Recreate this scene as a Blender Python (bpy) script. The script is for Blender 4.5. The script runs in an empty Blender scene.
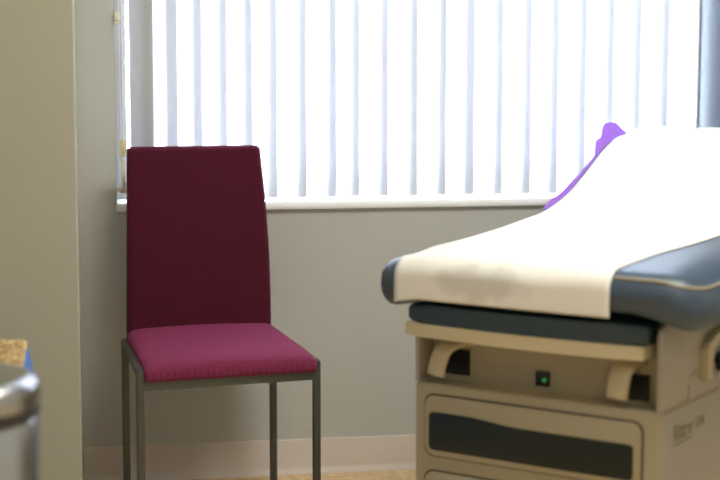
import bpy, bmesh, math, random
from mathutils import Vector, Matrix, noise
random.seed(4)
C = bpy.context.scene.collection
PI = math.pi

# ------------------------------------------------------------------ materials
def lin(c):
    return tuple(((x / 255) / 12.92 if x / 255 <= .04045 else ((x / 255 + .055) / 1.055) ** 2.4) for x in c)

def mat(name, col, rough=.5, metal=0., spec=.5, bump=None, var=None, coat=0., sheen=0., stretch=None, aniso=0.):
    """col is sRGB 0-255.  bump=(scale,strength,distance); var=(scale,amount) gentle tone variation"""
    m = bpy.data.materials.new(name); m.use_nodes = True
    nt = m.node_tree; b = nt.nodes['Principled BSDF']
    c = lin(col)
    b.inputs['Base Color'].default_value = (*c, 1)
    b.inputs['Roughness'].default_value = rough
    b.inputs['Metallic'].default_value = metal
    b.inputs['Specular IOR Level'].default_value = spec
    b.inputs['Coat Weight'].default_value = coat
    b.inputs['Sheen Weight'].default_value = sheen
    b.inputs['Anisotropic'].default_value = aniso
    tc = nt.nodes.new('ShaderNodeTexCoord')
    src = tc.outputs['Object']
    if stretch:
        mp = nt.nodes.new('ShaderNodeMapping'); mp.inputs['Scale'].default_value = stretch
        nt.links.new(src, mp.inputs['Vector']); src = mp.outputs['Vector']
    if var:
        n = nt.nodes.new('ShaderNodeTexNoise'); n.inputs['Scale'].default_value = var[0]; n.inputs['Detail'].default_value = 4
        r = nt.nodes.new('ShaderNodeValToRGB')
        a = var[1]
        r.color_ramp.elements[0].position = .3; r.color_ramp.elements[1].position = .7
        r.color_ramp.elements[0].color = (*[x * (1 - a) for x in c], 1)
        r.color_ramp.elements[1].color = (*[min(1, x * (1 + a)) for x in c], 1)
        nt.links.new(src, n.inputs['Vector']); nt.links.new(n.outputs['Fac'], r.inputs['Fac'])
        nt.links.new(r.outputs['Color'], b.inputs['Base Color'])
    if bump:
        n = nt.nodes.new('ShaderNodeTexNoise'); n.inputs['Scale'].default_value = bump[0]; n.inputs['Detail'].default_value = 3
        bp = nt.nodes.new('ShaderNodeBump'); bp.inputs['Strength'].default_value = bump[1]; bp.inputs['Distance'].default_value = bump[2]
        nt.links.new(src, n.inputs['Vector']); nt.links.new(n.outputs['Fac'], bp.inputs['Height'])
        nt.links.new(bp.outputs['Normal'], b.inputs['Normal'])
    return m

def fabric(name, col, dark, second='Z'):
    m = bpy.data.materials.new(name); m.use_nodes = True
    nt = m.node_tree; b = nt.nodes['Principled BSDF']
    b.inputs['Roughness'].default_value = .9; b.inputs['Specular IOR Level'].default_value = .2
    b.inputs['Sheen Weight'].default_value = .25; b.inputs['Sheen Tint'].default_value = (*lin((190, 90, 130)), 1)
    tc = nt.nodes.new('ShaderNodeTexCoord')
    w1 = nt.nodes.new('ShaderNodeTexWave'); w2 = nt.nodes.new('ShaderNodeTexWave')
    w1.bands_direction = 'X'; w2.bands_direction = second
    for w in (w1, w2):
        w.inputs['Scale'].default_value = 130; w.inputs['Distortion'].default_value = 1.5; w.inputs['Detail'].default_value = 1
        nt.links.new(tc.outputs['Object'], w.inputs['Vector'])
    n = nt.nodes.new('ShaderNodeTexNoise'); n.inputs['Scale'].default_value = 260; n.inputs['Detail'].default_value = 2
    nt.links.new(tc.outputs['Object'], n.inputs['Vector'])
    a = nt.nodes.new('ShaderNodeMath'); a.operation = 'ADD'
    nt.links.new(w1.outputs['Fac'], a.inputs[0]); nt.links.new(w2.outputs['Fac'], a.inputs[1])
    a2 = nt.nodes.new('ShaderNodeMath'); a2.operation = 'MULTIPLY_ADD'; a2.inputs[1].default_value = .25
    nt.links.new(a.outputs[0], a2.inputs[0]); nt.links.new(n.outputs['Fac'], a2.inputs[2])
    r = nt.nodes.new('ShaderNodeValToRGB')
    r.color_ramp.elements[0].position = .3; r.color_ramp.elements[1].position = 1.
    r.color_ramp.elements[0].color = (*lin(dark), 1); r.color_ramp.elements[1].color = (*lin(col), 1)
    nt.links.new(a2.outputs[0], r.inputs['Fac']); nt.links.new(r.outputs['Color'], b.inputs['Base Color'])
    bp = nt.nodes.new('ShaderNodeBump'); bp.inputs['Strength'].default_value = .15; bp.inputs['Distance'].default_value = .002
    nt.links.new(a2.outputs[0], bp.inputs['Height']); nt.links.new(bp.outputs['Normal'], b.inputs['Normal'])
    return m

def translucent(name, col, trans, tr_col=None, rough=.6):
    m = bpy.data.materials.new(name); m.use_nodes = True
    nt = m.node_tree; nt.nodes.clear()
    o = nt.nodes.new('ShaderNodeOutputMaterial'); mx = nt.nodes.new('ShaderNodeMixShader')
    d = nt.nodes.new('ShaderNodeBsdfDiffuse'); t = nt.nodes.new('ShaderNodeBsdfTranslucent')
    d.inputs['Color'].default_value = (*lin(col), 1); t.inputs['Color'].default_value = (*lin(tr_col or col), 1)
    mx.inputs['Fac'].default_value = trans
    nt.links.new(d.outputs[0], mx.inputs[1]); nt.links.new(t.outputs[0], mx.inputs[2]); nt.links.new(mx.outputs[0], o.inputs['Surface'])
    return m

def glass_mat():
    m = bpy.data.materials.new('window_glass'); m.use_nodes = True
    nt = m.node_tree; nt.nodes.clear()
    o = nt.nodes.new('ShaderNodeOutputMaterial'); mx = nt.nodes.new('ShaderNodeMixShader')
    t = nt.nodes.new('ShaderNodeBsdfTransparent'); g = nt.nodes.new('ShaderNodeBsdfGlossy'); f = nt.nodes.new('ShaderNodeFresnel')
    t.inputs['Color'].default_value = (.94, .97, .97, 1); g.inputs['Roughness'].default_value = .02; f.inputs['IOR'].default_value = 1.3
    nt.links.new(f.outputs[0], mx.inputs['Fac']); nt.links.new(t.outputs[0], mx.inputs[1]); nt.links.new(g.outputs[0], mx.inputs[2])
    nt.links.new(mx.outputs[0], o.inputs['Surface'])
    return m

def emit(name, col, s):
    m = bpy.data.materials.new(name); m.use_nodes = True
    b = m.node_tree.nodes['Principled BSDF']
    b.inputs['Base Color'].default_value = (*lin(col), 1)
    b.inputs['Emission Color'].default_value = (*lin(col), 1); b.inputs['Emission Strength'].default_value = s
    return m

def wicker_mat():
    m = bpy.data.materials.new('wicker'); m.use_nodes = True
    nt = m.node_tree; b = nt.nodes['Principled BSDF']; b.inputs['Roughness'].default_value = .6
    tc = nt.nodes.new('ShaderNodeTexCoord')
    n = nt.nodes.new('ShaderNodeTexNoise'); n.inputs['Scale'].default_value = 60
    r = nt.nodes.new('ShaderNodeValToRGB')
    r.color_ramp.elements[0].color = (*lin((140, 104, 56)), 1); r.color_ramp.elements[1].color = (*lin((236, 208, 146)), 1)
    r.color_ramp.elements[0].position = .3; r.color_ramp.elements[1].position = .7
    nt.links.new(tc.outputs['Object'], n.inputs['Vector']); nt.links.new(n.outputs['Fac'], r.inputs['Fac'])
    nt.links.new(r.outputs['Color'], b.inputs['Base Color'])
    return m

def floor_mat():
    m = bpy.data.materials.new('vinyl_floor'); m.use_nodes = True
    nt = m.node_tree; b = nt.nodes['Principled BSDF']; b.inputs['Roughness'].default_value = .45
    tc = nt.nodes.new('ShaderNodeTexCoord')
    n = nt.nodes.new('ShaderNodeTexNoise'); n.inputs['Scale'].default_value = 45; n.inputs['Detail'].default_value = 6
    r = nt.nodes.new('ShaderNodeValToRGB')
    r.color_ramp.elements[0].position = .35; r.color_ramp.elements[1].position = .65
    r.color_ramp.elements[0].color = (*lin((206, 176, 128)), 1); r.color_ramp.elements[1].color = (*lin((236, 207, 160)), 1)
    nt.links.new(tc.outputs['Object'], n.inputs['Vector']); nt.links.new(n.outputs['Fac'], r.inputs['Fac'])
    nt.links.new(r.outputs['Color'], b.inputs['Base Color'])
    return m

def paper_mat():
    m = bpy.data.materials.new('exam_paper'); m.use_nodes = True
    nt = m.node_tree; b = nt.nodes['Principled BSDF']
    b.inputs['Roughness'].default_value = .75; b.inputs['Specular IOR Level'].default_value = .3
    tc = nt.nodes.new('ShaderNodeTexCoord')
    # wrinkle shadow painted as a soft darker patch low on the front fold
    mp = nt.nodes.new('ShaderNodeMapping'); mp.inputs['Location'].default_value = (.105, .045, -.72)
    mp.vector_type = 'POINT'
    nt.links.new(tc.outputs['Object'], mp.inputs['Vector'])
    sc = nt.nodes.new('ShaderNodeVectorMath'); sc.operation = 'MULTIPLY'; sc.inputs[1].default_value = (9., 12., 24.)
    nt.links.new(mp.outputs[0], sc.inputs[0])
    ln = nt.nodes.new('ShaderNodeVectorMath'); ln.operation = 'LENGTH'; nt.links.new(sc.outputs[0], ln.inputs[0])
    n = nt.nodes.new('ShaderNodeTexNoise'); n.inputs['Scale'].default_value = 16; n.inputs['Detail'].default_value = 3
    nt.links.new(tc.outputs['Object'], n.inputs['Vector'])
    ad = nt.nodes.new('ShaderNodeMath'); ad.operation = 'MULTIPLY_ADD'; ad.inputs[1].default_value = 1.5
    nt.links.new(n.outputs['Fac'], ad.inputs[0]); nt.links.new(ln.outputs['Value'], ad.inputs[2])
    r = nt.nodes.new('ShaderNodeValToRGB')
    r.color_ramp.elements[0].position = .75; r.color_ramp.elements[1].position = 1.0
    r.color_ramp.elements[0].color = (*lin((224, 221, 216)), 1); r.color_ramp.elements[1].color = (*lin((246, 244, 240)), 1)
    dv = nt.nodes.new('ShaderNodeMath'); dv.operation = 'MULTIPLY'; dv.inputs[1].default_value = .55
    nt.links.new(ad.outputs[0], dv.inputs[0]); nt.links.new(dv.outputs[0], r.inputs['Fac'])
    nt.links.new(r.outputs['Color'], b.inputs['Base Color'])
    n2 = nt.nodes.new('ShaderNodeTexNoise'); n2.inputs['Scale'].default_value = 500
    bp = nt.nodes.new('ShaderNodeBump'); bp.inputs['Strength'].default_value = .15; bp.inputs['Distance'].default_value = .001
    nt.links.new(tc.outputs['Object'], n2.inputs['Vector']); nt.links.new(n2.outputs['Fac'], bp.inputs['Height'])
    nt.links.new(bp.outputs['Normal'], b.inputs['Normal'])
    return m

M = dict(
    wall=mat('grey_wall_paint', (202, 204, 200), .7, spec=.3, bump=(180, .12, .002), var=(1.5, .02)),
    wall_warm=mat('warm_wall_paint', (180, 179, 162), .7, spec=.3, bump=(180, .12, .002), var=(1.5, .02)),
    wall_blue=mat('blue_grey_wall', (88, 92, 104), .7, spec=.3, bump=(180, .12, .002), var=(1.5, .02)),  # even blue grey, darker than the other walls
    ceil=mat('ceiling_paint', (225, 222, 214), .8),
    floor=floor_mat(),
    base=mat('vinyl_baseboard', (222, 212, 202), .4, var=(8, .03)),
    white=mat('white_trim_paint', (248, 249, 250), .4),
    frame=mat('added_stile_paint', (205, 203, 192), .5),
    glass=glass_mat(),
    slat=translucent('blind_fabric', (190, 189, 186), .135, (240, 239, 254)),
    clip=mat('clear_plastic', (190, 215, 235), .3),
    cream=mat('cream_plastic', (238, 233, 212), .4),
    clear=mat('yellowed_clear_plastic', (226, 214, 160), .15, coat=.5),
    back_fab=fabric('burgundy_fabric_shaded', (86, 23, 44), (56, 11, 26)),  # shade on the chair back put into this darker burgundy
    seat_fab=fabric('burgundy_fabric_lit', (136, 54, 88), (104, 32, 62), 'Y'),  # same burgundy, lighter: light on the seat put into the colour
    metal=mat('grey_metal', (92, 95, 90), .42, metal=.6, spec=.5),
    screw=mat('screw_metal', (200, 190, 160), .3, metal=1),
    body=mat('beige_plastic', (168, 158, 134), .42, bump=(300, .05, .001), var=(3, .02)),
    body_side=mat('beige_side_tone', (166, 160, 150), .45, bump=(300, .05, .001), var=(3, .02)),  # greyer beige: the side's cooler light put into the colour
    lip=mat('cream_panel', (222, 210, 178), .42),
    hook=mat('beige_hook_plastic', (190, 177, 148), .42),
    groove=mat('dark_gap', (60, 52, 40), .7),
    tinted=mat('dark_tinted_plastic', (30, 40, 42), .45, spec=.3),
    black=mat('black_plastic', (18, 18, 18), .35),
    vinyl=mat('slate_blue_vinyl', (70, 86, 104), .36, spec=.5, bump=(240, .12, .001)),
    vinyl_dark=mat('dark_blue_vinyl', (58, 76, 86), .36, spec=.5, bump=(240, .12, .001)),
    piping=mat('vinyl_piping', (170, 160, 140), .3),
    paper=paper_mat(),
    purple=translucent('purple_cloth', (200, 150, 240), .5),
    steel=mat('brushed_steel', (190, 190, 192), .24, metal=1, bump=(40, .1, .001), stretch=(1, 1, 40), aniso=.4),
    rubber=mat('dark_rubber_band', (52, 48, 44), .5),
    blue=mat('blue_plastic', (74, 128, 204), .45),
    wicker=wicker_mat(),
    wdark=mat('wicker_shadow_base', (120, 84, 40), .8),
    led=emit('green_lamp', (20, 190, 90), .25),
    ink=mat('grey_lettering', (128, 118, 104), .6),
)

# ------------------------------------------------------------------ mesh helpers
def link(name, bm, m, parent=None, smooth=None):
    me = bpy.data.meshes.new(name); bmesh.ops.recalc_face_normals(bm, faces=bm.faces[:]); bm.to_mesh(me); bm.free()
    me.materials.append(m)
    if smooth is not None:
        me.polygons.foreach_set('use_smooth', [True] * len(me.polygons))
        if smooth < 180: me.set_sharp_from_angle(angle=math.radians(smooth))
    o = bpy.data.objects.new(name, me); C.objects.link(o)
    if parent: o.parent = parent
    return o

def empty(name, loc, rz=0):
    o = bpy.data.objects.new(name, None); C.objects.link(o); o.location = loc; o.rotation_euler.z = rz
    o.empty_display_size = .1
    return o

def tag(o, label, cat, group=None):
    o['label'] = label; o['category'] = cat
    if group: o['group'] = group
    return o

def struct(o, label, cat):
    o['kind'] = 'structure'; o['label'] = label; o['category'] = cat
    return o

def box(bm, x0, x1, y0, y1, z0, z1, bev=0, seg=2):
    r = bmesh.ops.create_cube(bm, size=1)
    vs = r['verts']
    for v in vs:
        v.co = Vector(((x0 + x1) / 2 + v.co.x * (x1 - x0), (y0 + y1) / 2 + v.co.y * (y1 - y0), (z0 + z1) / 2 + v.co.z * (z1 - z0)))
    if bev:
        es = list({e for v in vs for e in v.link_edges})
        bmesh.ops.bevel(bm, geom=es, offset=bev, segments=seg, profile=.5, affect='EDGES')
    return bm

def mbox(name, dims, m, parent=None, bev=0, seg=2):
    return link(name, box(bmesh.new(), *dims, bev, seg), m, parent, 40 if bev else None)

def prism(bm, pts, axis, a0, a1, bev=0, seg=2):
    """pts: closed 2-D outline; axis 'y': pts are (x,z); 'x': (y,z); 'z': (x,y)"""
    def P(p, a):
        return {'y': (p[0], a, p[1]), 'x': (a, p[0], p[1]), 'z': (p[0], p[1], a)}[axis]
    A = [bm.verts.new(P(p, a0)) for p in pts]; B = [bm.verts.new(P(p, a1)) for p in pts]
    n = len(pts)
    f0 = bm.faces.new(A); f1 = bm.faces.new(B[::-1])
    for i in range(n): bm.faces.new((A[i], B[i], B[(i + 1) % n], A[(i + 1) % n]))
    if bev:
        es = list(f0.edges) + list(f1.edges)
        bmesh.ops.bevel(bm, geom=es, offset=bev, segments=seg, profile=.5, affect='EDGES')
    return bm

def rrect(x0, x1, z0, z1, r, n=6):
    out = []
    for cx, cz, a in ((x1 - r, z1 - r, 0), (x0 + r, z1 - r, 90), (x0 + r, z0 + r, 180), (x1 - r, z0 + r, 270)):
        for k in range(n + 1):
            t = math.radians(a + 90 * k / n); out.append((cx + r * math.cos(t), cz + r * math.sin(t)))
    return out

def loft(bm, rings, closed=True, cap=True):
    R = [[bm.verts.new(p) for p in r] for r in rings]
    n = len(R[0])
    for a, b in zip(R, R[1:]):
        for i in range(n if closed else n - 1):
            j = (i + 1) % n
            bm.faces.new((a[i], a[j], b[j], b[i]))
    if cap and closed:
        bm.faces.new(R[0]); bm.faces.new(R[-1][::-1])
    return bm

def tube(bm, pts, rad, n=10, closed=False):
    pts = [Vector(p) for p in pts]; rings = []; up = Vector((0, 0, 1))
    L = len(pts)
    for i, p in enumerate(pts):
        t = ((pts[(i + 1) % L] if closed or i < L - 1 else p) - (pts[i - 1] if closed or i else p)).normalized()
        s = t.cross(up)
        if s.length < 1e-3: s = t.cross(Vector((1, 0, 0)))
        s.normalize(); w = s.cross(t)
        rings.append([p + rad * (math.cos(2 * PI * k / n) * s + math.sin(2 * PI * k / n) * w) for k in range(n)])
    if closed: rings.append(rings[0]); return loft_closed(bm, rings[:-1])
    return loft(bm, rings)

def loft_closed(bm, rings):
    R = [[bm.verts.new(p) for p in r] for r in rings]; n = len(R[0])
    for k in range(len(R)):
        a, b = R[k], R[(k + 1) % len(R)]
        for i in range(n): bm.faces.new((a[i], a[(i + 1) % n], b[(i + 1) % n], b[i]))
    return bm

def lathe(bm, prof, n=64, cx=0, cy=0):
    rings = [[(cx + r * math.cos(2 * PI * k / n), cy + r * math.sin(2 * PI * k / n), z) for k in range(n)] for r, z in prof]
    return loft(bm, rings)

def interp(tab, x):
    if x <= tab[0][0]: return tab[0][1]
    for k in range(len(tab) - 1):
        (a, fa), (b, fb) = tab[k], tab[k + 1]
        if x <= b:
            # Catmull-Rom style tangents for a smooth profile
            t = (x - a) / (b - a)
            pa = tab[k - 1] if k else tab[k]; pb = tab[k + 2] if k + 2 < len(tab) else tab[k + 1]
            ma = (fb - pa[1]) / (b - pa[0]) * (b - a); mb = (pb[1] - fa) / (pb[0] - a) * (b - a)
            return (2 * t**3 - 3 * t**2 + 1) * fa + (t**3 - 2 * t**2 + t) * ma + (-2 * t**3 + 3 * t**2) * fb + (t**3 - t**2) * mb
    return tab[-1][1]

def sstep(x):
    x = max(0, min(1, x)); return x * x * (3 - 2 * x)

# ------------------------------------------------------------------ the room
D = 4.446                     # back wall plane
WX0, WX1, WZ0, WZ1 = .087, 1.764, .765, 2.15
CH = 2.65
LX, RX, FY = -1.7, 2.9, -1.3
def wall_with_hole(y0, y1):
    bm = bmesh.new()
    box(bm, LX, WX0, y0, y1, 0, CH); box(bm, WX1, RX, y0, y1, 0, CH)
    box(bm, WX0, WX1, y0, y1, 0, WZ0); box(bm, WX0, WX1, y0, y1, WZ1, CH)
    return bm
struct(link('wall_back', wall_with_hole(D, D + .2), M['wall']), 'grey painted wall with the window in it', 'wall')
bm = bmesh.new(); box(bm, LX, -.019, 3.9, D - .001, 0, CH, .006, 3)
struct(link('wall_left', bm, M['wall_warm'], None, 40), 'warm grey wall corner standing out at the left of the photo', 'wall')
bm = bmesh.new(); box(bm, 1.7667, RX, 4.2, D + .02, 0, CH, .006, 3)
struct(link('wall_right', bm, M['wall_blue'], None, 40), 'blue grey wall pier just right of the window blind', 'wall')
struct(mbox('wall_side_left', (LX - .1, LX, FY, D, 0, CH), M['wall']), 'side wall outside the photo on the left', 'wall')
struct(mbox('wall_side_right', (RX, RX + .1, FY, D, 0, CH), M['wall']), 'side wall outside the photo on the right', 'wall')
struct(mbox('wall_front', (LX - .1, RX + .1, FY - .1, FY, 0, CH), M['wall']), 'wall behind the viewer', 'wall')
struct(mbox('floor', (LX - .1, RX + .1, FY - .1, D + .2, -.1, 0), M['floor']), 'tan speckled vinyl floor', 'floor')
struct(mbox('ceiling', (LX - .1, RX + .1, FY - .1, D + .2, CH, CH + .1), M['ceil']), 'white ceiling', 'ceiling')

# cove baseboard along the back wall
bm = bmesh.new()
prof = [(D, 0), (D - .016, 0), (D - .015, .004), (D - .009, .012), (D - .006, .022), (D - .005, .094), (D - .003, .099), (D, .1)]
prism(bm, prof, 'x', -.018, 1.766)
struct(link('baseboard_back', bm, M['base'], None, 30), 'beige vinyl cove baseboard along the back wall', 'baseboard')

# sill and reveal lining
# rounded nose
sp = [(D + .13, .762), (D + .13, .784), (D - .001, .784)] + [(D - .001 - .013 * math.sin(PI / 2 * k / 8), .765 + .019 * math.cos(PI / 2 * k / 8)) for k in range(1, 9)] + [(D - .013, .762)]
bm = bmesh.new(); prism(bm, sp, 'x', WX0 - .002, WX1 + .002)
struct(link('trim_1', bm, M['white'], None, 40), 'white window sill under the vertical blind', 'sill')
bm = bmesh.new(); box(bm, WX1 - .005, WX1 + .0025, D - .003, D + .12, .784, WZ1, .002)
box(bm, WX0, WX1, D - .004, D + .12, WZ1 - .012, WZ1 + .004, .002)
struct(link('trim_2', bm, M['white'], None, 40), 'white window reveal at the right end of the blind', 'trim')

# window: frame with stiles (one added), two panes
win = empty('window_1', ((WX0 + WX1) / 2, D + .12, .784)); struct(win, 'bright window behind the vertical blind', 'window')
def wpart(name, dims, m, bev=0):
    x0, x1, y0, y1, z0, z1 = dims; ox, oy, oz = win.location
    return mbox(name, (x0 - ox, x1 - ox, y0 - oy, y1 - oy, z0 - oz, z1 - oz), m, win, bev)
Y0, Y1 = D + .12, D + .165
bm = bmesh.new()
ox, oy, oz = win.location
for d in ((WX0, WX0 + .012, Y0, Y1, .784, WZ1 - .012), (WX1 - .022, WX1 - .012, Y0, Y1, .784, WZ1 - .012), (WX0, WX1 - .012, Y0, Y1, .784, .815),
          (WX0, WX1 - .012, Y0, Y1, WZ1 - .05, WZ1 - .012)):
    box(bm, d[0] - ox, d[1] - ox, d[2] - oy, d[3] - oy, d[4] - oz, d[5] - oz, .003)
link('window_frame', bm, M['white'], win, 40)
wpart('window_or_added_stile', (.128, .198, Y0 - .005, Y1, .815, WZ1 - .05), M['frame'], .003)  # added opaque stile, blocks window light behind the end slat
wpart('window_or_added_stile', (.975, 1.0, Y0, Y1, .815, WZ1 - .05), M['white'], .003)
for a, b in ((WX0 + .012, .128), (.198, .975), (1.0, WX1 - .022)):
    wpart('window_pane', (a, b, Y0 + .02, Y0 + .024, .815, WZ1 - .05), M['glass'])

# ------------------------------------------------------------------ vertical blind
edges = [.192, .257, .325, .394, .464, .533, .616, .701, .767, .849, .934, 1.017, 1.099, 1.183, 1.267, 1.347, 1.43, 1.512, 1.594, 1.678, 1.747]
BY = D + .018
blind = empty('vertical_blind', (.95, BY, 2.08))
tag(blind, 'white vertical blind with wide backlit fabric slats filling the window', 'blind')
mbox('headrail', (.11 - .95, 1.745 - .95, -.02, .02, .0, .05), M['white'], blind, .004)
def slat_bm(w, z0, z1, tilt):
    bm = bmesh.new(); n = 12; t = .0009; rows = []
    ring = []
    for k in range(n + 1):
        s = k / n - .5
        x = s * w; y = -.005 * (1 - (2 * s) ** 2)
        ring.append((x, y))
    c, s_ = math.cos(tilt), math.sin(tilt)
    rot = [(x * c + y * s_, -x * s_ + y * c) for x, y in ring]
    loft(bm, [[(x, y, z0) for x, y in rot], [(x, y, z1) for x, y in rot]], closed=False)   # one woven sheet
    return bm
for i, e in enumerate(edges):
    w = (e - edges[i - 1]) + .031 if i else .067
    tilt = math.radians(6.8 + random.uniform(-.5, .5)) if i else math.radians(4)
    half = w / 2 * math.cos(tilt)
    zb = .7935 + random.uniform(-.0015, .0015)
    o = link('slat', slat_bm(w, zb - 2.08, 0, tilt), M['slat'], blind, 60)
    o.location = (e - half - .95, 0, 0)
    if i:
        # small spacer-chain clip at the slat's free edge near the bottom
        o2 = mbox('chain_clip', (half - .003, half + .002, -w / 2 * math.sin(tilt) - .003, -w / 2 * math.sin(tilt) + .003, .842 - 2.08, .847 - 2.08), M['clip'], o, .001)

# three slats added at the blind's left end to dim the window light there
o = link('slat', slat_bm(.063, .7935 - 2.08, 0, math.radians(4)), M['slat'], blind, 60); o.location = (.159 - .95, .007, 0)  # added slat, dims the window light
for k in range(2):
    o = link('slat', slat_bm(.032, .7935 - 2.08, 0, math.radians(3)), M['slat'], blind, 60)  # added slats, dim the window light
    o.location = (.1025 - .95, .022 + .007 * k, 0)

# cord tensioner on the left of the window
ct = empty('cord_tensioner', (.104, D - .004, .81))
tag(ct, 'cream blind cord tensioner on the window side behind the chair back', 'cord tensioner')
bm = bmesh.new(); prism(bm, rrect(-.0085, .0085, .104, .150, .005), 'y', -.016, -.004, .002)
link('cord_cleat', bm, M['clear'], ct, 40)
bm = bmesh.new(); tube(bm, [(0, -.010, .104), (0, -.010, .09)], .0018, 8); tube(bm, [(-.005, -.010, .15), (-.005, -.010, 1.2)], .0009, 6); tube(bm, [(.003, -.010, .15), (.003, -.010, 1.2)], .0009, 6)
link('cord', bm, M['white'], ct, 60)
mbox('tensioner_bar', (-.005, .007, -.014, -.004, .012, .092), M['cream'], ct, .002)
mbox('wall_bracket', (-.016, .012, -.017, .004, .004, .017), M['cream'], ct, .002)
cc = empty('cord_clip', (.0935, D - .001, 1.276))
tag(cc, 'small cream clip high on the wall edge left of the blind', 'clip')
mbox('clip_body', (-.006, .008, -.014, .001, 0, .031), M['cream'], cc, .002)
mbox('clip_catch', (-.003, .0095, -.018, -.013, .008, .022), M['cream'], cc, .0015)

# ------------------------------------------------------------------ chair
ch = empty('side_chair', (.32, 4.06, 0))
tag(ch, 'armless burgundy fabric chair with grey square metal legs under the window', 'chair')
CO = Vector((.32, 4.06, 0))
FL, FR, RL, RR = [Vector((*p, 0)) - CO for p in ((.1215, 3.825), (.561, 3.892), (.097, 4.25), (.498, 4.288))]
def quad_column(bm, c, ax, ay, z0, z1, h=.0088):
    pts = [c + h * (sx * ax + sy * ay) for sx, sy in ((-1, -1), (1, -1), (1, 1), (-1, 1))]
    loft(bm, [[(p.x, p.y, z0) for p in pts], [(p.x, p.y, z1) for p in pts]])
    bmesh.ops.bevel(bm, geom=bm.edges[:], offset=.0018, segments=2, affect='EDGES')
    return bm
ax = (FR - FL).normalized(); ay = Vector((-ax.y, ax.x, 0))
for c, zt in ((FL, .438), (FR, .436), (RL, .440), (RR, .440)):
    leg = link('leg', quad_column(bmesh.new(), c, ax, ay, .006, zt), M['metal'], ch, 40)
    bm = bmesh.new(); tube(bm, [c + Vector((0, 0, 0)), c + Vector((0, 0, .008))], .011, 12)
    link('foot_cap', bm, M['black'], leg, 40)
def rail(bm, a, b, zc, hw=.009, hh=.0105, za=None, zb_=None):
    d = (b - a).normalized(); s = Vector((-d.y, d.x, 0)) * hw
    za = zc if za is None else za; zb_ = zc if zb_ is None else zb_
    r = []
    for p, z in ((a, za), (b, zb_)):
        r.append([(p.x - s.x, p.y - s.y, z - hh), (p.x + s.x, p.y + s.y, z - hh), (p.x + s.x, p.y + s.y, z + hh), (p.x - s.x, p.y - s.y, z + hh)])
    loft(bm, r)
bm = bmesh.new()
rail(bm, FL, FR, .399); rail(bm, RL, RR, .415)
rail(bm, FL, RL, .43, .007); rail(bm, FR, RR, .428, .007)
link('seat_frame', bm, M['metal'], ch, 40)
for t in (.12, .72):
    p = FL.lerp(FR, t)
    bm = bmesh.new(); tube(bm, [(p.x, p.y - .003, .3835), (p.x, p.y - .003, .389)], .004, 10); link('screw', bm, M['screw'], ch, 40)

# seat cushion: a grid with rounded rim, front lip rolled down
def cushion(corners, z0f, zt, nose, name, m):
    fl, fr, rl, rr = corners; n = 28; bm = bmesh.new()
    def plan(u, v): return (fl.lerp(fr, u)).lerp(rl.lerp(rr, u), v)
    rings = []
    # ring list: (inset, height fraction) from bottom rim over the side to the top
    def outline(ins):
        o = []
        r = .013
        W, L = (fr - fl).length, (rl - fl).length
        for (x, y) in rrect(ins, W - ins, ins, L - ins, max(.004, r - ins * .4), 5):
            o.append((x / W, y / L))
        # denser edges
        dense = []
        for a, b in zip(o, o[1:] + o[:1]):
            k = max(1, int(math.hypot(a[0] - b[0], a[1] - b[1]) / .06))
            for j in range(k): dense.append((a[0] + (b[0] - a[0]) * j / k, a[1] + (b[1] - a[1]) * j / k))
        return dense
    base = outline(.0)
    cx, cy = .5, .5
    W, L = (fr - fl).length, (rl - fl).length
    def ring(ins, hf):
        o = []
        for u, v in base:
            x, y = u * W, v * L
            x = max(0, min(W, W / 2 + (x - W / 2) * (1 - 2 * ins / W))); y = L / 2 + (y - L / 2) * (1 - 2 * ins / L)
            p = plan(x / W, y / L)
            f = sstep((.12 - y) / .12)
            bot = z0f - .009 + .019 * (1 - f); top = zt(x / W, y / L)
            o.append((p.x, p.y, bot + (top - bot) * hf))
        return o
    spec = [(.02, 0), (.005, .03), (0, .18), (0, .55), (.004, .75), (.012, .90), (.026, .98), (.05, 1.), (.09, 1.), (.13, 1.), (.17, 1.)]
    R = [[bm.verts.new(p) for p in ring(*s)] for s in spec]
    N = len(base)
    for a, b in zip(R, R[1:]):
        for i in range(N): bm.faces.new((a[i], a[(i + 1) % N], b[(i + 1) % N], b[i]))
    bm.faces.new(R[0][::-1]); bm.faces.new(R[-1])
    return link(name, bm, m, ch, 180)
ins = .009
cfl = FL + ax * .007 - ay * .019; cfr = FR - ax * .001 - ay * .020
rx = (RR - RL).normalized()
crl = RL + rx * .003 + Vector((0, -.012, 0)); crr = RR - rx * .004 + Vector((0, -.012, 0))
def seat_top(u, v):
    crown = .006 * (1 - (2 * u - 1) ** 2)
    return .455 + .019 * v + crown - .004 * sstep((.15 - v) / .15)
cushion((cfl, cfr, crl, crr), .417, seat_top, .03, 'seat', M['seat_fab'])

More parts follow.
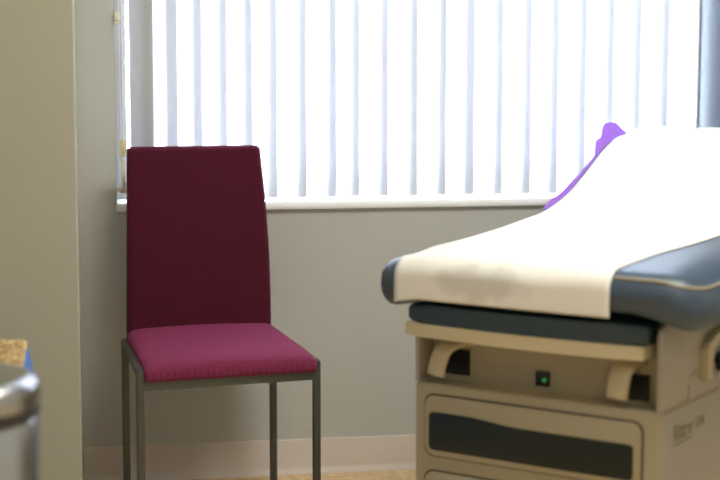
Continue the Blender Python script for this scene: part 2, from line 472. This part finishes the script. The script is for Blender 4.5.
# backrest: reclined padded panel, wider at the bottom
def back_bm():
    bm = bmesh.new(); rings = []
    bl, br = Vector((.1015, 4.222, .452)) - CO, Vector((.489, 4.262, .452)) - CO
    tl, tr = Vector((.1115, 4.318, .9475)) - CO, Vector((.4715, 4.352, .9475)) - CO
    ends = [.495 * q for q in (0, .002, .005, .009, .014, .02, .028, .04)]
    zs = ends + [.04 * .495 + (.92 * .495) * k / 24 for k in range(1, 24)] + [.495 - e for e in ends[::-1]]
    for k in range(len(zs)):
        t = zs[k] / .495
        # distance from the ends gives the rounded rim
        zz = t * .495
        e = min(zz, .495 - zz); rt = .012
        th = .021 * (math.sqrt(max(0, 1 - (1 - min(e, rt) / rt) ** 2)) * .75 + .25 if e < rt else 1)
        cut = 0
        rc = .012
        if .495 - zz < rc: cut = rc - math.sqrt(max(0, rc * rc - (rc - (.495 - zz)) ** 2))
        L_ = bl.lerp(tl, t); R_ = br.lerp(tr, t)
        d = (R_ - L_).normalized()
        bow = .0095 * math.sin(PI * min(1, t * 1.05)) if t < .95 else .0095 * math.sin(PI * .9975)
        R_ = R_ + d * (bow * .7 - cut); L_ = L_ + d * (cut)
        nrm = Vector((-d.y, d.x, 0))
        w = (R_ - L_).length; pts = []
        mid_bow = -.006 * math.sin(PI * t)           # slight lumbar curve
        r = min(.016, th)
        sec = []
        for cx, cy, a in ((w - r, th - r, 0), (r, th - r, 90), (r, -th + r, 180), (w - r, -th + r, 270)):
            for j in range(6):
                g = math.radians(a + 90 * j / 5); sec.append((cx + r * math.cos(g), cy + r * math.sin(g)))
        for x, y in sec:
            crown = .004 * (1 - (2 * x / w - 1) ** 2) * (-1 if y < 0 else 1)
            p = L_ + d * x + nrm * (y + crown + mid_bow)
            pts.append((p.x, p.y, p.z))
        rings.append(pts)
    return loft(bm, rings)
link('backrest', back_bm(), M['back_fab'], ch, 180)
for a, b, tx in ((RL, Vector((.125, 4.31, .9)) - CO, 1), (RR, Vector((.462, 4.345, .9)) - CO, -1)):
    bm = bmesh.new(); tube(bm, [(a.x + tx * .02, a.y + .012, .42), (a.x + tx * .02, a.y + .016, .47), (b.x + tx * .03, b.y + .012, .72)], .007, 8)
    link('back_support', bm, M['metal'], ch, 60)

# ------------------------------------------------------------------ exam table (local: x across, y towards the head end)
A = math.radians(43.2)
TO = Vector((.9163, 3.196, 0))
tab = empty('exam_table', TO, -A)
tag(tab, 'beige medical exam table with slate blue upholstery and dark fronted drawers', 'exam table')
Wc = .2848; LB = 1.17
base = mbox('base_cabinet', (-Wc, Wc + .004, 0, LB, .06, .48), M['body'], tab, .006, 3)
mbox('toe_kick', (-.25, .25, .04, LB - .04, 0, .062), M['black'], tab, .004)
mbox('side_tone_skin', (Wc, Wc + .0065, .012, LB - .012, .075, .473), M['body_side'], base, .002)  # added skin carrying the flank's cooler light as a greyer colour
# drawers
def drawer(z0, z1, wave):
    bm = bmesh.new(); prism(bm, rrect(-.2605, .2565, z0 - .0035, z1 + .0035, .024), 'y', -.0012, .004)
    g = link('drawer_gap', bm, M['groove'], None, 30)
    bm = bmesh.new(); prism(bm, rrect(-.2565, .2525, z0, z1, .021), 'y', -.006, .004, .003)
    dr = link('drawer', bm, M['body'], tab, 40)
    g.parent = dr
    # tinted inset with the wavy finger-pull edge along its top
    x0, x1, zb, zt = -.2455, .2365, z0 + .0125, z1 - .036
    pts = [(x0 + .01 - .01 * math.cos(t), zb + .01 - .01 * math.sin(t)) for t in [PI / 2 * k / 5 for k in range(6)]]
    pts += [(x1 - .01 + .01 * math.sin(t), zb + .01 - .01 * math.cos(t)) for t in [PI / 2 * k / 5 for k in range(6)]]
    top = []
    for k in range(25):
        s = k / 24; x = x1 - .008 - (x1 - x0 - .016) * s
        top.append((x, zt - .010 + .010 * sstep((s - .53) / .3)))
    pts += [(x1, zt - .015)] + top + [(x0, zt - .006)]
    bm = bmesh.new(); prism(bm, pts, 'y', -.0075, -.004, .001)
    link('drawer_inset', bm, M['tinted'], dr, 40)['label'] = 'dark tinted drawer inset with a wavy top edge'
drawer(.322, .455, 1); drawer(.152, .285, 1)
# upper body: sides, recessed front
def side_panel(x0, x1):
    pts = rrect(-.002, LB - .01, .481, .655, .02)
    # square bottom corners
    pts = [(y, z) for y, z in pts if z > .52] + [(-.002, .481), (LB - .01, .481)]
    bm = bmesh.new(); prism(bm, pts, 'x', x0, x1, .003)
    return link('side_panel', bm, M['body_side'], tab, 40)
side_panel(.2815, .2905); side_panel(-.2845, -.276)
fp = mbox('recess_panel', (-.2765, .282, .062, .09, .48, .60), M['body'], tab)
mbox('upper_body', (-.276, .2815, .2, LB - .03, .48, .635), M['body'], tab)
sw = mbox('power_switch', (-.019, .013, .055, .063, .492, .5235), M['black'], fp, .002)
bm = bmesh.new(); tube(bm, [(.003, .0555, .506), (.003, .0535, .506)], .0045, 14); link('switch_lamp', bm, M['led'], sw, 40)['label'] = 'glowing green lamp on the black switch'
def stirrup(path, w, slot):
    bm = bmesh.new(); rings = []
    P = [Vector(p) for p in path]
    # smooth the path
    fine = []
    for k in range(len(P) - 1):
        p0 = P[max(0, k - 1)]; p1 = P[k]; p2 = P[k + 1]; p3 = P[min(len(P) - 1, k + 2)]
        for j in range(6):
            t = j / 6
            fine.append(.5 * ((2 * p1) + (p2 - p0) * t + (2 * p0 - 5 * p1 + 4 * p2 - p3) * t * t + (3 * p1 - p0 - 3 * p2 + p3) * t ** 3))
    fine.append(P[-1])
    for i, p in enumerate(fine):
        t = (fine[min(i + 1, len(fine) - 1)] - fine[max(i - 1, 0)]).normalized()
        s = Vector((1, 0, 0)); s = (s - t * s.dot(t)).normalized(); nn = t.cross(s)
        ww = w / 2; hh = .0065
        rings.append([p + s * a + nn * b for a, b in ((-ww, -hh * .4), (-ww * .8, -hh), (ww * .8, -hh), (ww, -hh * .4), (ww, hh * .4), (ww * .8, hh), (-ww * .8, hh), (-ww, hh * .4))])
    loft(bm, rings)
    o = link('stirrup', bm, M['hook'], tab, 50)
    x0, x1, z0, z1 = slot
    mbox('stirrup_slot', (x0, x1, .058, .0625, z0, z1), M['black'], o)
stirrup([(-.185, .07, .566), (-.205, .035, .566), (-.222, .014, .553), (-.231, .006, .525), (-.235, .004, .499)], .042, (-.25, -.182, .494, .55))
stirrup([(.212, .07, .566), (.206, .035, .566), (.199, .014, .553), (.196, .006, .525), (.193, .004, .499)], .046, (.165, .241, .488, .542))
# leg rest tucked in above the recess
bm = bmesh.new()
pts = [(-.300, .30), (-.307, -.006)] + [(-.307 + .563 * k / 12, -.012 - .018 * math.sin(PI * k / 12)) for k in range(1, 12)] + [(.256, -.012), (.256, .30)]
prism(bm, pts, 'z', .584, .6135, .004, 3)
link('leg_rest_panel', bm, M['lip'], tab, 40)['label'] = 'cream front panel of the tucked leg rest'
bm = bmesh.new()
pts = [(-.292, .30), (-.302, -.002)] + [(-.302 + .566 * k / 12, -.010 - .018 * math.sin(PI * k / 12)) for k in range(1, 12)] + [(.264, -.006), (.258, .30)]
prism(bm, pts, 'z', .6137, .655, .014, 4)
link('leg_rest_pad', bm, M['vinyl_dark'], tab, 50)['label'] = 'dark blue padded leg rest'

# side fittings on the right flank
bm = bmesh.new()
path = [(.2905, .148, .484), (.2905, .146, .512), (.2905, .152, .527), (.2905, .168, .533), (.2905, .62, .536), (.2905, .64, .525), (.2905, .645, .484)]
tube(bm, path, .0028, 8); link('side_hatch_edge', bm, M['hook'], tab, 60)
bm = bmesh.new(); prism(bm, [(.152, .482), (.152, .515), (.158, .526), (.17, .53), (.61, .532), (.63, .525), (.638, .51), (.638, .482)], 'x', .288, .2922, .001)
link('side_hatch', bm, M['body_side'], tab, 40)
bm = bmesh.new()
arch = []
for k in range(13):
    a = PI - PI * k / 12
    arch.append((.335 + .115 * math.cos(a), .57 + .038 * math.sin(a)))
outer = [(.208, .515), (.208, .575)] + [(.335 - .127 * math.cos(PI * k / 12), .578 + .038 * math.sin(PI * k / 12)) for k in range(1, 12)] + [(.462, .575), (.462, .515)]
inner = [(.437, .515), (.437, .568)] + [(.335 + .102 * math.cos(PI * k / 12), .570 + .024 * math.sin(PI * k / 12)) for k in range(1, 12)] + [(.233, .568), (.233, .515)]
prism(bm, outer + inner, 'x', .289, .310, .002)
link('side_handle', bm, M['hook'], tab, 40)
bm = bmesh.new()
rings = []
for x, r in ((.286, .022), (.302, .022), (.305, .03), (.322, .03), (.327, .026)):
    rings.append([(x, .315 + r * math.cos(2 * PI * k / 20), .538 + r * math.sin(2 * PI * k / 20) * .9) for k in range(20)])
loft(bm, rings); link('adjusting_knob', bm, M['black'], tab, 40)['label'] = 'black round adjusting knob'

# lettering on the cabinet side
def lettering(name, s, y, z, size, bold, parent):
    cu = bpy.data.curves.new('t', 'FONT'); cu.body = s; cu.size = size; cu.offset = bold; cu.extrude = .0006
    to = bpy.data.objects.new('t', cu); C.objects.link(to)
    dg = bpy.context.evaluated_depsgraph_get()
    me = bpy.data.meshes.new_from_object(to.evaluated_get(dg))
    bpy.data.objects.remove(to); me.name = name
    me.transform(Matrix(((0, 0, 1, 0), (1, 0, 0, 0), (0, 1, 0, 0), (0, 0, 0, 1))))
    me.materials.clear(); me.materials.append(M['ink'])
    o = bpy.data.objects.new(name, me); C.objects.link(o); o.parent = parent; o.location = (Wc + .0067, y, z)
    return o
lettering('lettering', 'Ritter', .068, .409, .045, .0012, base)
lettering('lettering', '104', .185, .412, .036, 0., base)
mbox('printed_line', (Wc + .004, Wc + .0073, .07, .17, .398, .401), M['ink'], base)

# upholstery: seat section and raised back section lofted along the length
PROF = [(-.06, .763), (0, .767), (.05, .77), (.15, .774), (.34, .782), (.5, .795), (.60, .804), (.675, .815), (.77, .842), (.875, .889), (.955, .931),
        (1.03, .962), (1.10, .979), (1.165, .983), (1.24, .979), (1.32, .970)]
def P(u): return interp(PROF, u)
def top_z(u, v):
    return P(u) - .022 * sstep((abs(v - .023) - .26) / .13)
HWL, HWR = .384, .389
def pad(name, u0, u1, r0, r1, n0, n1):
    st = []
    k = 0
    us = [u0 + n0 * (1 - math.cos(PI / 2 * j / 7)) for j in range(8)]
    us += [u0 + n0 + (u1 - n1 - u0 - n0) * j / 26 for j in range(1, 26)]
    us += [u1 - n1 * (1 - math.sin(PI / 2 * j / 7)) for j in range(8)]
    us += [u0 + r0 * f for f in (.3, .5, .7, .85, 1.) if r0 * f > n0] + [u1 - r1 * f for f in (.3, .5, .7, .85, 1.) if r1 * f > n1]
    us = sorted(set(round(u, 5) for u in us))
    bm = bmesh.new(); rings = []
    HT = .043
    for u in us:
        d0, d1 = u - u0, u1 - u
        sh = 0
        if d0 < r0: sh = max(sh, r0 - math.sqrt(max(0, r0 * r0 - (r0 - d0) ** 2)))
        if d1 < r1: sh = max(sh, r1 - math.sqrt(max(0, r1 * r1 - (r1 - d1) ** 2)))
        ts = 1
        if d0 < n0: ts = min(ts, math.sqrt(max(0, 1 - (1 - d0 / n0) ** 2)))
        if d1 < n1: ts = min(ts, math.sqrt(max(0, 1 - (1 - d1 / n1) ** 2)))
        ts = max(ts, .12)
        a, b = -HWL + .036 * sstep((u - .25) / .4) + sh, HWR - sh
        h = HT * ts; r = min(.04, h * .96)
        sec = []
        for j in range(21): v = a + r + (b - a - 2 * r) * j / 20; sec.append((v, h, 1))
        for j in range(1, 8): g = PI / 2 - PI * j / 8; sec.append((b - r + r * math.cos(g), (h - r) * (1 if g > 0 else -1) + r * math.sin(g), 0))
        for j in range(21): v = b - r - (b - a - 2 * r) * j / 20; sec.append((v, -h, -1))
        for j in range(1, 8): g = -PI / 2 - PI * j / 8; sec.append((a + r + r * math.cos(g), (h - r) * (1 if math.sin(g) > 0 else -1) + r * math.sin(g), 0))
        ring = []
        for v, z, f in sec:
            e = sstep((abs(v - .023) - .20) / .17)
            zc = P(u) - HT
            s = (z / HT + 1) / 2           # 0 bottom .. 1 top
            drop = .022 * sstep((abs(v - .023) - .26) / .13) * s + .034 * e * (1 - s) * ts
            ring.append((v, u, zc + z - drop))
        rings.append(ring)
    loft(bm, rings)
    return link(name, bm, M['vinyl'], tab, 180)
US = .485
seat = pad('seat_cushion', -.048, US - .003, .085, .012, .04, .012)
back = pad('back_cushion', US + .003, 1.325, .012, .08, .012, .035)
# piping along the top edge of the seat front and side
IN = .012
pp = []
for k in range(12): pp.append((HWR - IN, US - .02 - (US - .06) * k / 11))
for k in range(1, 9):
    g = PI / 2 * k / 8; pp.append((HWR - .085 + (.085 - IN) * math.cos(g), .037 - (.085 - IN) * math.sin(g)))
for k in range(1, 8): pp.append((HWR - .085 - .102 * k / 7, -.048 + IN))
bm = bmesh.new(); tube(bm, [(v, u, top_z(max(u, -.05), v) - .0115) for v, u in pp], .0035, 8)
link('piping', bm, M['piping'], seat, 60)
bm = bmesh.new(); box(bm, -.22, .22, .62, 1.1, .635, .70, .01)
link('back_support', bm, M['black'], tab, 40)
for v in (-.2, .2):
    bm = bmesh.new(); tube(bm, [(v, .75, .69), (v, 1.08, .90)], .012, 10)
    link('back_prop', bm, M['metal'], tab, 60)

# ------------------------------------------------------------------ exam paper
pr = empty('exam_table_paper', TO, -A)
tag(pr, 'long white paper sheet pulled over the exam table and hanging over its foot end', 'paper sheet')
def paper_bm():
    bm = bmesh.new(); cols = 44; path = []
    n = 110
    for k in range(n + 1): path.append(('t', 1.29 - (1.29 + .003) * k / n))
    for k in range(1, 11): path.append(('n', math.radians(90) * k / 10))
    for k in range(1, 9): path.append(('h', .051 * k / 8))
    R = []
    for kind, q in path:
        row = []
        for j in range(cols + 1):
            s = j / cols
            if kind == 't':
                u = q; vr = .198 + .045 * sstep((u - .15) / .45); vl = -.309 - .006 * math.sin(u * 5)
                v = vl + (vr - vl) * s
                nz = noise.noise(Vector((u * 5, v * 7, 1.3))) * .5 + .5
                nz2 = abs(noise.noise(Vector((u * 13 + v * 9, v * 5 - u * 4, 4.1))))
                amp = .004 + .010 * sstep((u - .5) / .5)
                lift = .0055 + amp * nz + .006 * nz2 * sstep((u - .45) / .3)
                edge = sstep(min(s, 1 - s) / .08)
                z = top_z(u, v) + .0015 + (lift - .0015) * edge * sstep((u + .003) / .06)
                row.append((v, u, z))
            else:
                v = -.309 + (.198 + .309) * s
                cu = -.003; a_, b_ = .0485, .0455
                zc = P(-.003) - .0435; hang = 0
                if kind == 'h': hang = q; q = PI / 2
                bulge = 1 + .05 * noise.noise(Vector((v * 6, q, 2.)))
                drop = .022 * sstep((abs(v - .023) - .26) / .13)
                row.append((v, cu - a_ * math.sin(q) * bulge, zc + b_ * math.cos(q) - drop * .8 - hang))
                if kind == 'h': q = hang
        R.append([bm.verts.new(p) for p in row])
    for a, b in zip(R, R[1:]):
        for j in range(cols): bm.faces.new((a[j], a[j + 1], b[j + 1], b[j]))
    return bm
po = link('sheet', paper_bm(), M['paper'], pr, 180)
md = po.modifiers.new('thickness', 'SOLIDIFY'); md.thickness = .0004; md.offset = 1

# ------------------------------------------------------------------ purple cloth tucked under the paper
pc = empty('purple_cloth', TO, -A)
tag(pc, 'crumpled purple cloth sticking out beside the raised head of the exam table', 'cloth')
H_ = [(.66, -.012), (.70, .004), (.74, .009), (.78, .010), (.82, .006), (.86, .002), (.90, -.008), (.95, -.010), (.985, .0), (1.01, .012), (1.04, .014), (1.055, .012), (1.07, .036), (1.08, .045),
      (1.12, .040), (1.16, .030), (1.20, .014), (1.23, .0), (1.26, -.01)]
bm = bmesh.new(); R = []
for k in range(76):
    u = .68 + .58 * k / 75; row = []
    h = interp(H_, u)
    for j in range(9):
        s = j / 8
        v = -.3112 - .006 * math.sin(u * 5) - (.010 + .022 * sstep((u - .94) / .08)) * s - .004 * s * math.sin(u * 34 + s * 3)
        fold = .0022 * math.sin(u * 60 + s * 2.5) * s
        z = top_z(u, v) + .003 + (h + .002) * s ** 1.3 + fold * (1 if h > 0 else .3)
        row.append(bm.verts.new((v, u, max(z, top_z(u, v) + .002))))
    R.append(row)
for a, b in zip(R, R[1:]):
    for j in range(8): bm.faces.new((a[j], a[j + 1], b[j + 1], b[j]))
po = link('cloth_fold', bm, M['purple'], pc, 180)
md = po.modifiers.new('thickness', 'SOLIDIFY'); md.thickness = .0015; md.offset = 0

# ------------------------------------------------------------------ step bin, lower left
bx, by, br_ = -.2375, 2.72, .155
bn = empty('trash_can', (bx, by, 0)); bn.scale.z = 1.022
tag(bn, 'round brushed steel waste bin with a domed lid at the lower left', 'bin')
bm = bmesh.new(); lathe(bm, [(.12, .03), (br_ - .004, .03), (br_ - .002, .034), (br_ - .002, .573), (br_ - .006, .578), (.12, .578)])
link('bin_body', bm, M['steel'], bn, 40)
bm = bmesh.new(); lathe(bm, [(.13, 0), (br_ - .003, 0), (br_, .004), (br_, .028), (br_ - .003, .032), (.13, .032)])
link('base_ring', bm, M['rubber'], bn, 40)
bm = bmesh.new(); lathe(bm, [(.13, .5785), (br_ - .001, .5785), (br_ + .001, .581), (br_ + .001, .596), (br_ - .001, .599), (.13, .599)])
link('lid_band', bm, M['rubber'], bn, 40)
bm = bmesh.new(); pf = [(.12, .5995), (br_ + .001, .5995), (br_ + .001, .622)]
for k in range(1, 9):
    g = PI / 2 * k / 8; pf.append((br_ - .024 + .025 * math.cos(g), .622 + .024 * math.sin(g)))
for k in range(1, 8): pf.append(((br_ - .024) * (1 - k / 7.5), .646 + .012 * math.sin(PI / 2 * k / 7)))
lathe(bm, pf); link('lid', bm, M['steel'], bn, 50)
bm = bmesh.new(); box(bm, -.03, .03, -br_ - .05, -br_ + .02, .012, .022, .003); link('foot_pedal', bm, M['black'], bn, 40)

# ------------------------------------------------------------------ blue box with wicker top
hx, hy = -.272, 3.34
hb = empty('storage_box', (hx, hy, 0))
tag(hb, 'blue storage box with a woven wicker top behind the steel bin', 'box')
bm = bmesh.new(); rings = []
for z, g in ((0, .018), (.02, .020), (.47, .020), (.556, .005), (.565, .0)):
    rings.append([(x, y, z) for x, y in rrect(-.142 - g, .142 + g, -.152 - g, .152 + g, .016, 5)])
loft(bm, rings); link('box_body', bm, M['blue'], hb, 40)
wt = mbox('wicker_top', (-.139, .139, -.15, .15, .5655, .571), M['wdark'], hb, .002)
bm = bmesh.new()
# basket weave: strands running both ways, each riding over and under
for k in range(15):
    x = -.133 + .266 * k / 14
    tube(bm, [(x + .003 * noise.noise(Vector((k, j * .7, 0))), -.147 + .294 * j / 40, .5745 + .0035 * math.sin(PI * j * 15 / 40 + PI * k)) for j in range(41)], .0062, 6)
for k in range(16):
    y = -.143 + .286 * k / 15
    tube(bm, [(-.136 + .272 * j / 40, y + .004 * noise.noise(Vector((j * .6, k, 3))), .5745 - .0035 * math.cos(PI * j * 14 / 40 + PI * k)) for j in range(41)], .0068, 6)
tube(bm, [(x, y, .575) for x, y in rrect(-.137, .137, -.148, .148, .012, 5)], .007, 8, True)
for k in range(130):
    x, y = random.uniform(-.12, .12), random.uniform(-.13, .13); a = random.gauss(.7, .7)
    dx, dy = .022 * math.cos(a), .022 * math.sin(a)
    tube(bm, [(x - dx, y - dy, .577), (x, y, .585 + random.uniform(-.002, .003)), (x + dx, y + dy, .577)], .0042, 6)
link('weave', bm, M['wicker'], wt, 60)

# ------------------------------------------------------------------ light
def area(name, loc, sx, sy, power, col, target=None, portal=False):
    l = bpy.data.lights.new(name, 'AREA'); l.shape = 'RECTANGLE'; l.size = sx; l.size_y = sy; l.energy = power; l.color = col
    o = bpy.data.objects.new(name, l); C.objects.link(o); o.location = loc
    if target: o.rotation_euler = (Vector(target) - Vector(loc)).to_track_quat('-Z', 'Y').to_euler()
    if portal: l.cycles.is_portal = True
    return o
area('ceiling_lamp', (1.25, 2.6, CH - .01), 1.2, .6, 46, (1, .98, .87))
area('ceiling_lamp', (.9, -.1, CH - .01), 1.2, .6, 21, (1, .98, .87))
o = area('window_portal', ((WX0 + WX1) / 2, D + .19, 1.46), 1.7, 1.4, 0, (1, 1, 1), ((WX0 + WX1) / 2, 0, 1.46), True)
w = bpy.data.worlds.new('sky'); bpy.context.scene.world = w; w.use_nodes = True
bg = w.node_tree.nodes['Background']; bg.inputs['Color'].default_value = (.80, .90, 1., 1); bg.inputs['Strength'].default_value = 68.0

# ------------------------------------------------------------------ camera
th, rl_, ps = .11696, .00104, .17075
F = Vector((math.sin(ps) * math.cos(th), math.cos(ps) * math.cos(th), -math.sin(th)))
rt = Vector((math.cos(ps), -math.sin(ps), 0)); up = rt.cross(F)
Rv = rt * math.cos(rl_) + up * math.sin(rl_); Uv = -rt * math.sin(rl_) + up * math.cos(rl_)
cam = bpy.data.cameras.new('camera'); co = bpy.data.objects.new('camera', cam); C.objects.link(co)
co.matrix_world = Matrix(((Rv.x, Uv.x, -F.x, 0), (Rv.y, Uv.y, -F.y, 0), (Rv.z, Uv.z, -F.z, 1.2), (0, 0, 0, 1)))
cam.sensor_width = 36; cam.lens = 80; cam.clip_start = .05
cam.dof.use_dof = True; cam.dof.focus_distance = 4.1; cam.dof.aperture_fstop = 1.9
sc = bpy.context.scene; sc.camera = co
sc.view_settings.view_transform = 'Standard'; sc.view_settings.look = 'None'
sc.view_settings.exposure = 0; sc.view_settings.gamma = 1; sc.view_settings.use_curve_mapping = False
sc.cycles.max_bounces = 10; sc.cycles.transparent_max_bounces = 8; sc.cycles.diffuse_bounces = 6
sc.cycles.use_denoising = True
sc.cycles.sample_clamp_indirect = 6
